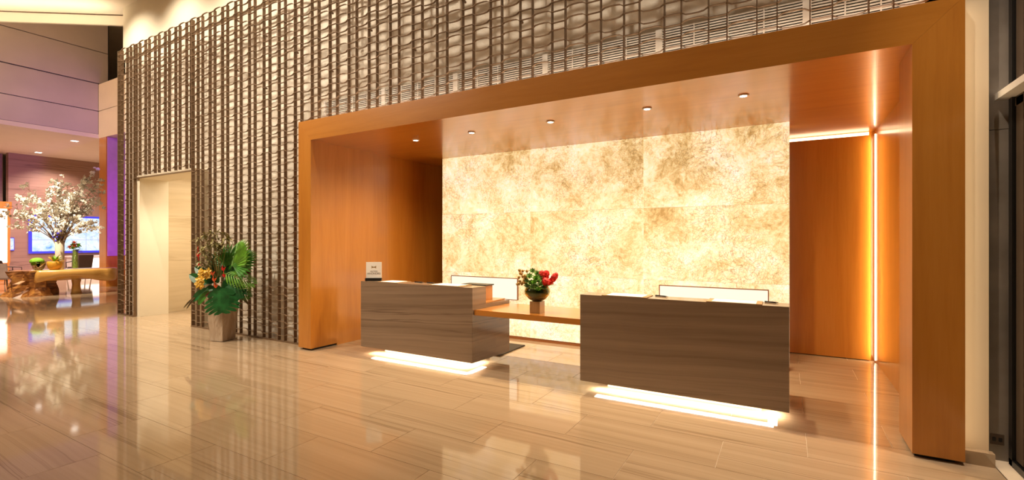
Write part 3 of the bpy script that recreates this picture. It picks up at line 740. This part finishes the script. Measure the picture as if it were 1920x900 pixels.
for k in range(26):
    u, v = random.uniform(967, 988), random.uniform(514, 542)
    c = fv(u, v, random.uniform(-.02, .1)); m = MB().ball(c, .016, (1, 1, 1.3), 7, 5)
    for j in range(5):
        an = j * 1.256; b = blade(.042, .020, -.3, .4, 3); xf(b, orient(c - Vector((0, 0, .02)), c + Vector((math.cos(an) * .7, math.sin(an) * .7, 1)) * .03, Vector((math.cos(an), math.sin(an), 0)))); m.add(b.v, b.f)
    m.build('protea_bud', 'bud_gold', fb)
for p0, p1, r in (((1012, 536, .05), (1014, 516, .06), .045), ((1018, 536, .05), (1023, 516, .04), .042), ((1016, 544, .09), (1022, 530, .13), .05), ((1026, 542, .05), (1041, 521, .06), .038), ((1010, 540, .0), (1008, 521, .0), .04)):
    a, b = fv(*p0), fv(*p1); m = MB().tube([a, a.lerp(b, .35), a.lerp(b, .7), b, b + (b - a) * .08], [r * .35, r * .8, r, r * .75, r * .25], 9)
    for k in range(90):
        t = random.uniform(.15, 1.0); an = random.uniform(0, 6.28); cc = a.lerp(b, t); ax = (b - a).normalized(); e1 = ax.cross(Vector((0, 1, .2))).normalized(); e2 = ax.cross(e1)
        m.ball(cc + (e1 * math.cos(an) + e2 * math.sin(an)) * r * (.85 if t < .85 else .55), .0095, n=5, m=3)
    m.build('celosia_flower', 'petal_red', fb)
for k in range(9):
    an = random.uniform(0, 6.28); c = BC + Vector((math.cos(an) * .08, math.sin(an) * .08, .17)); d = Vector((math.cos(an), math.sin(an), .55))
    b = blade(.15, .05, .3, .3, 5); xf(b, orient(c, c + d, (0, 0, 1))); b.build('bowl_leaf', random.choice(('leaf_dark', 'leaf_mid', 'leaf_olive')), fb)

# ------------------------------------------------------------------ live-edge table in the far lounge
TD, KX = 15.0, 15.0 / 894.0
def tpix(u): return (u - 960) * KX
tb0 = view(TD, tpix(115)); RT = THETA + math.atan2(960 - 115, 894)
tb = thing('live_edge_table', tb0, 'long live-edge wooden table with a huge root base in the lounge', 'table', rz=RT)
def lx(u): return (u - 115) / 81.0
def slab_outline(n=40):
    pts = []
    for i in range(n):
        a = 2 * math.pi * i / n; x = math.cos(a); y = math.sin(a)
        xx = lx(141) + math.copysign(abs(x) ** .5, x) * 1.0; yy = math.copysign(abs(y) ** .6, y) * .55
        pts.append((xx * (1 + .03 * math.sin(3 * a + 1)), yy * (1 + .12 * math.sin(2 * a) + .06 * math.sin(7 * a))))
    return pts
o1 = slab_outline(); m = MB(); n = len(o1); vs = []; fs = []
for sc, z in ((.88, .47), (.98, .52), (1.02, .62), (1.01, .72), (.97, .78)):
    for i, (x, y) in enumerate(o1):
        ll = .10 * math.sin(x * 3.1 + 1) if z < .6 else 0
        vs.append((x * (1 if z > .5 else .97), y * sc, z + (ll if y < 0 else ll * .5)))
for k in range(4):
    for i in range(n): fs.append((k * n + i, k * n + (i + 1) % n, (k + 1) * n + (i + 1) % n, (k + 1) * n + i))
fs += [tuple(range(n - 1, -1, -1)), tuple(4 * n + i for i in range(n))]
m.add(vs, fs).build('tabletop', 'slab_wood', tb, smooth=True)
m = MB(); vs = []; fs = []; n = 26; lv = 9; xc = lx(66)
for k in range(lv):
    t = k / (lv - 1); z = .772 * t
    for i in range(n):
        a = 2 * math.pi * i / n; rr = 1 + .16 * math.sin(5 * a + 3 * t) + .10 * math.sin(9 * a + 5 * t + 1) - .18 * math.sin(math.pi * t) + random.uniform(-.03, .03)
        vs.append((xc + .56 * rr * math.cos(a) - .06 * (1 - t), .50 * rr * math.sin(a) + .04, z))
for k in range(lv - 1):
    for i in range(n): fs.append((k * n + i, k * n + (i + 1) % n, (k + 1) * n + (i + 1) % n, (k + 1) * n + i))
fs += [tuple(range(n - 1, -1, -1)), tuple((lv - 1) * n + i for i in range(n))]
m.add(vs, fs).build('root_base', 'root_wood', tb)
MB().lathe([(.14, 0), (.115, .12), (.10, .3), (.12, .42), (.15, .55)], 14, (lx(143), 0, 0)).build('leg', 'slab_wood', tb, smooth=True)
TT = .78
def onto(u, y=0.0, z=TT): return tb0 + Matrix.Rotation(RT, 3, 'Z') @ Vector((lx(u), y, z))
# blossom vase
bv = thing('blossom_vase', onto(112, .22), 'tall pale vase of spreading white blossom branches on the live-edge table', 'flower vase', rz=THETA)
MB().lathe([(.10, 0), (.105, .02), (.11, .4), (.115, .88), (.10, .9), (.095, .86), (.0, .8)], 20).build('vase', 'vase_white', bv, smooth=True)
BD = -bv.location.x * math.sin(THETA) + bv.location.y * math.cos(THETA); BR = bv.location.x * math.cos(THETA) + bv.location.y * math.sin(THETA)
def bp(u, v):
    y = random.uniform(-.5, .5); dd = BD + y
    return Vector(((u - 960) / 894 * dd - BR, y, 1.7 - TT - (v - 450) / 894 * dd))
ends = [(14, 384), (8, 402), (30, 366), (48, 350), (60, 372), (80, 380), (92, 352), (108, 332), (112, 352), (128, 346), (140, 362), (152, 345), (165, 332), (178, 318), (186, 340), (192, 358), (186, 380), (170, 392), (150, 400), (175, 418), (122, 400), (70, 398), (36, 400), (22, 424), (186, 428), (100, 384), (132, 384), (158, 372), (115, 420), (128, 432), (104, 436)]
pet = MB()
for i, (u, v) in enumerate(ends):
    e = bp(u, v); s0 = Vector((random.uniform(-.06, .06), random.uniform(-.06, .06), .7))
    if v > 400 and 60 < u < 140: e.y = random.uniform(-.3, .2)
    mid1 = s0.lerp(e, .3) + Vector((0, 0, .35)); mid2 = s0.lerp(e, .68) + Vector((0, 0, .26))
    pts = [s0]
    for k in range(1, 11):
        t = k / 10; pts.append(s0 * (1 - t) ** 3 + mid1 * 3 * t * (1 - t) ** 2 + mid2 * 3 * t * t * (1 - t) + e * t ** 3)
    br = MB().tube(pts, [.016 * (1 - .07 * k) for k in range(11)], 5)
    for k in range(5):
        q = pts[random.randint(5, 9)]; d = Vector((random.uniform(-1, 1), random.uniform(-.5, .5), random.uniform(-.2, 1))).normalized() * random.uniform(.15, .42)
        br.tube([q, q + d], [.006, .002], 4)
    bo = br.build('branch', 'twig', bv)
    fl = MB()
    cn = [random.uniform(.5, 1) for _ in range(6)] + [1.0]
    for k in range(50):
        t = random.choice(cn) if k % 8 else random.uniform(.4, 1); q = pts[min(10, int(t * 10))] + Vector([random.gauss(0, .055) for _ in range(3)])
        r = random.uniform(.035, .075); nrm = Vector([random.gauss(0, 1) for _ in range(3)]).normalized(); e1 = nrm.orthogonal().normalized(); e2 = nrm.cross(e1)
        vs = [q + nrm * r * .25]
        for j in range(10):
            an = 2 * math.pi * j / 10; rad = r if j % 2 == 0 else r * .8
            vs.append(q + (e1 * math.cos(an) + e2 * math.sin(an)) * rad + nrm * (r * .35 if j % 2 == 0 else 0))
        fl.add(vs, [(0, 1 + j, 1 + (j + 1) % 10) for j in range(10)])
    stuff(fl.build('blossoms', 'petal_white', bo))
cl = MB()
for k in range(18):
    c = Vector((random.gauss(.02, .09), random.gauss(-.1, .1), random.uniform(.88, 1.2))); cl.ball(c, random.uniform(.025, .045), n=6, m=4)
stuff(cl.build('blue_flower_collar', 'blue_petal', bv))
# bromeliad bowl
bo = thing('bromeliad_bowl', onto(103, -.2), 'amber bowl with a yellow green bromeliad on the live-edge table', 'potted plant', rz=THETA); bo.scale = (.72, .72, 1)
MB().lathe([(.15, 0), (.22, .06), (.26, .17), (.25, .25), (.23, .26), (.0, .22)], 20).build('bowl', 'ceramic_amber', bo, smooth=True)
for k in range(36):
    an = random.uniform(0, 6.28); el = random.uniform(.25, 1.3); d = Vector((math.cos(an) * math.cos(el), math.sin(an) * math.cos(el), math.sin(el)))
    b = blade(random.uniform(.24, .36), .085, .25, .4, 5); xf(b, orient((0, 0, .20), Vector((0, 0, .20)) + d, (0, 0, 1))); b.build('leaf', random.choice(('petal_yellow', 'petal_yellow', 'moss')), bo)
# moss bowl
mo = thing('moss_bowl', onto(74, -.2), 'dark glass bowl topped with a bright green moss dome', 'potted plant', rz=THETA); mo.scale = (.62, .62, 1)
MB().lathe([(.12, 0), (.2, .05), (.27, .17), (.26, .26), (.24, .25), (.0, .1)], 20).build('bowl', 'green_glass', mo, smooth=True)
MB().ball((-.07, 0, .27), .27, (1.12, .9, .42), 18, 9).build('moss_dome', 'moss', mo, smooth=True)
# tall glass cylinder of stems
cy = thing('glass_cylinder_vase', onto(141, -.15), 'tall glass cylinder with green stems and orange flowers on the live-edge table', 'flower vase', rz=THETA); cy.scale = (.72, .72, 1)
MB().lathe([(.0, .005), (.12, .005), (.125, .02), (.125, .60), (.118, .60), (.118, .03), (.0, .02)], 18).build('glass_cylinder', 'thin_glass', cy, smooth=True)
for k in range(12):
    an = k * .52; MB().tube([(.07 * math.cos(an), .07 * math.sin(an), .03), (.06 * math.cos(an + .6), .06 * math.sin(an + .6), .62)], .022, 5).build('stem', 'stems_green', cy)
for k in range(9):
    c = Vector((random.uniform(-.16, .14), random.uniform(-.16, .05), random.uniform(.62, .84)))
    b = MB()
    for j in range(12):
        an = j * 1.05; bl = blade(.11, .07, .2, .4, 4); xf(bl, orient(c, c + Vector((math.cos(an), math.sin(an) * .8, random.uniform(-.2, 1.6))), (0, .3, 1))); b.add(bl.v, bl.f)
    b.build('bloom', ('petal_orange', 'moss', 'leaf_bright')[k % 3], cy)
for k in range(5):
    c = Vector((.08, -.05, .55)); d = Vector((1, -.1 * k, .06 + .12 * k)); b = blade(.36, .05, .2, .3, 4); xf(b, orient(c, c + d, (0, 0, 1))); b.build('blue_leaf', 'blue_petal', cy)

# ------------------------------------------------------------------ lounge background
vw = thing('video_wall', (-28.86, 8.6, 1.16), 'large blue and white video wall on the lounge stone wall', 'screen')
box('bezel', 'blue_bezel', -.03, .03, -1.0, 2.05, -.06, 1.66, vw)
for i in range(3):
    for k in range(3):
        o = box('screen_tile', 'screen_picture', .03, .045, -.90 + .94 * i + .006, -.90 + .94 * (i + 1) - .006, .03 + .515 * k + .005, .03 + .515 * (k + 1) - .005, vw)
# pillar at the passage with purple lit side; the side sheet's colour carries that light too
pi = thing('passage_pillar', (-21.6, 7.9, 0), 'brown stone pillar washed with purple light beside the lattice wall', 'pillar')
MB().box(-.34, .23, -.23, 1.9, 0, 5.45).build('shaft', 'wood_z', pi)
MB().box(.23, .245, -.20, 1.9, 1.12, 5.44).build('purple_wash_panel', 'purple_wash', pi)
# glowing cabinet, far left edge
gc = thing('glowing_cabinet', (-28.4, 6.45, 0), 'wood framed glowing cabinet at the left edge of the lounge', 'cabinet')
MB().box(-.2, .2, -.5, .40, 0, .75).box(-.22, .24, -.55, .46, 3.0, 3.3).box(-.2, .2, .34, .42, .75, 3.0).build('frame', 'wood_z', gc)
MB().box(-.15, .12, -.5, .34, .75, 3.0).build('lit_back', 'cabinet_glow', gc)
sb = thing('small_screen', (-28.86, 7.03, 1.25), 'small blue wall screen beside the glowing cabinet', 'screen')
box('bezel', 'blue_bezel', -.04, .02, -.1, .12, 0, .55, sb); box('display', 'screen_picture', .02, .03, -.08, .10, .03, .52, sb)
# white counter under the screen
ct = thing('white_counter', (-28.0, 9.6, 0), 'white lit counter under the video wall', 'counter')
MB().box(-.3, .3, -.9, 1.4, .10, .92).build('body', 'white_gloss', ct); MB().box(-.34, .34, -.95, 1.45, .92, .98).build('top', 'white_gloss', ct); MB().box(-.25, .2, -.85, 1.35, 0, .10).build('plinth', 'far_white_glow', ct)
MB().box(.301, .31, -.85, 1.35, .35, .88).build('lit_front', 'far_white_glow', ct)
def chair(loc, rz, lab, seat_m, leg_m, sc=1.0):
    t_ = thing('lounge_chair', loc, lab, 'chair', 'lounge chairs', rz=rz); t_.scale = (sc, sc, sc)
    MB().box(-.27, .27, -.27, .27, .38, .47).build('seat', seat_m, t_, bevel=.02)
    b = MB().add([(-.29, .22, .42), (.29, .22, .42), (.29, .29, .42), (-.29, .29, .42), (-.31, .34, .92), (.31, .34, .92), (.31, .40, .92), (-.31, .40, .92)],
                 [(0, 3, 2, 1), (4, 5, 6, 7), (0, 1, 5, 4), (1, 2, 6, 5), (2, 3, 7, 6), (3, 0, 4, 7)]); b.build('backrest', seat_m, t_, bevel=.015)
    for sx in (-1, 1):
        MB().tube([(sx * .30, -.22, .44), (sx * .31, -.22, .64), (sx * .31, .26, .68)], .018, 6).build('arm', leg_m, t_)
        for sy in (-1, 1): MB().tube([(sx * .23, sy * .22, .40), (sx * .27, sy * .26, 0)], [.022, .014], 6).build('leg', leg_m, t_)
c0 = view(16.0, (4 - 960) / 894 * 16.0)
chair(c0, THETA + R(200), 'pale mauve armchair at the left edge by the live-edge table', 'chair_fabric', 'dark_wood', 1.0)
chair(view(18.5, (18 - 960) / 894 * 18.5), THETA + R(160), 'dark armchair behind the pale mauve one', 'dark_wood', 'dark_wood')
chair((-26.6, 8.6, 0), R(-90), 'dark lounge chair below the middle of the video wall', 'dark_wood', 'dark_wood', 1.15)
chair((-26.3, 9.75, 0), R(-80), 'dark lounge chair before the white counter beside the pillar', 'dark_wood', 'dark_wood', 1.15)
for k, (x, y, nm) in enumerate(((-23.3, 7.4, 'nearer'), (-27.7, 7.6, 'farther'))):
    th = thing('lounge_downlight', (x, y, 5.45), f'rectangular recessed downlight in the lounge ceiling, the {nm} of two', 'downlight', 'lounge downlights')
    MB().box(-.12, .12, -.12, .12, -.012, -.001).build('trim_ring', 'white_metal', th); MB().box(-.09, .09, -.09, .09, -.016, -.012).build('lens', 'lamp_disc', th)
spot('table_spot', (-18.4, 3.4, 7.0), (-20, 5.4, 1.6), 3600, 42, (1, .86, .66), .8, .08)
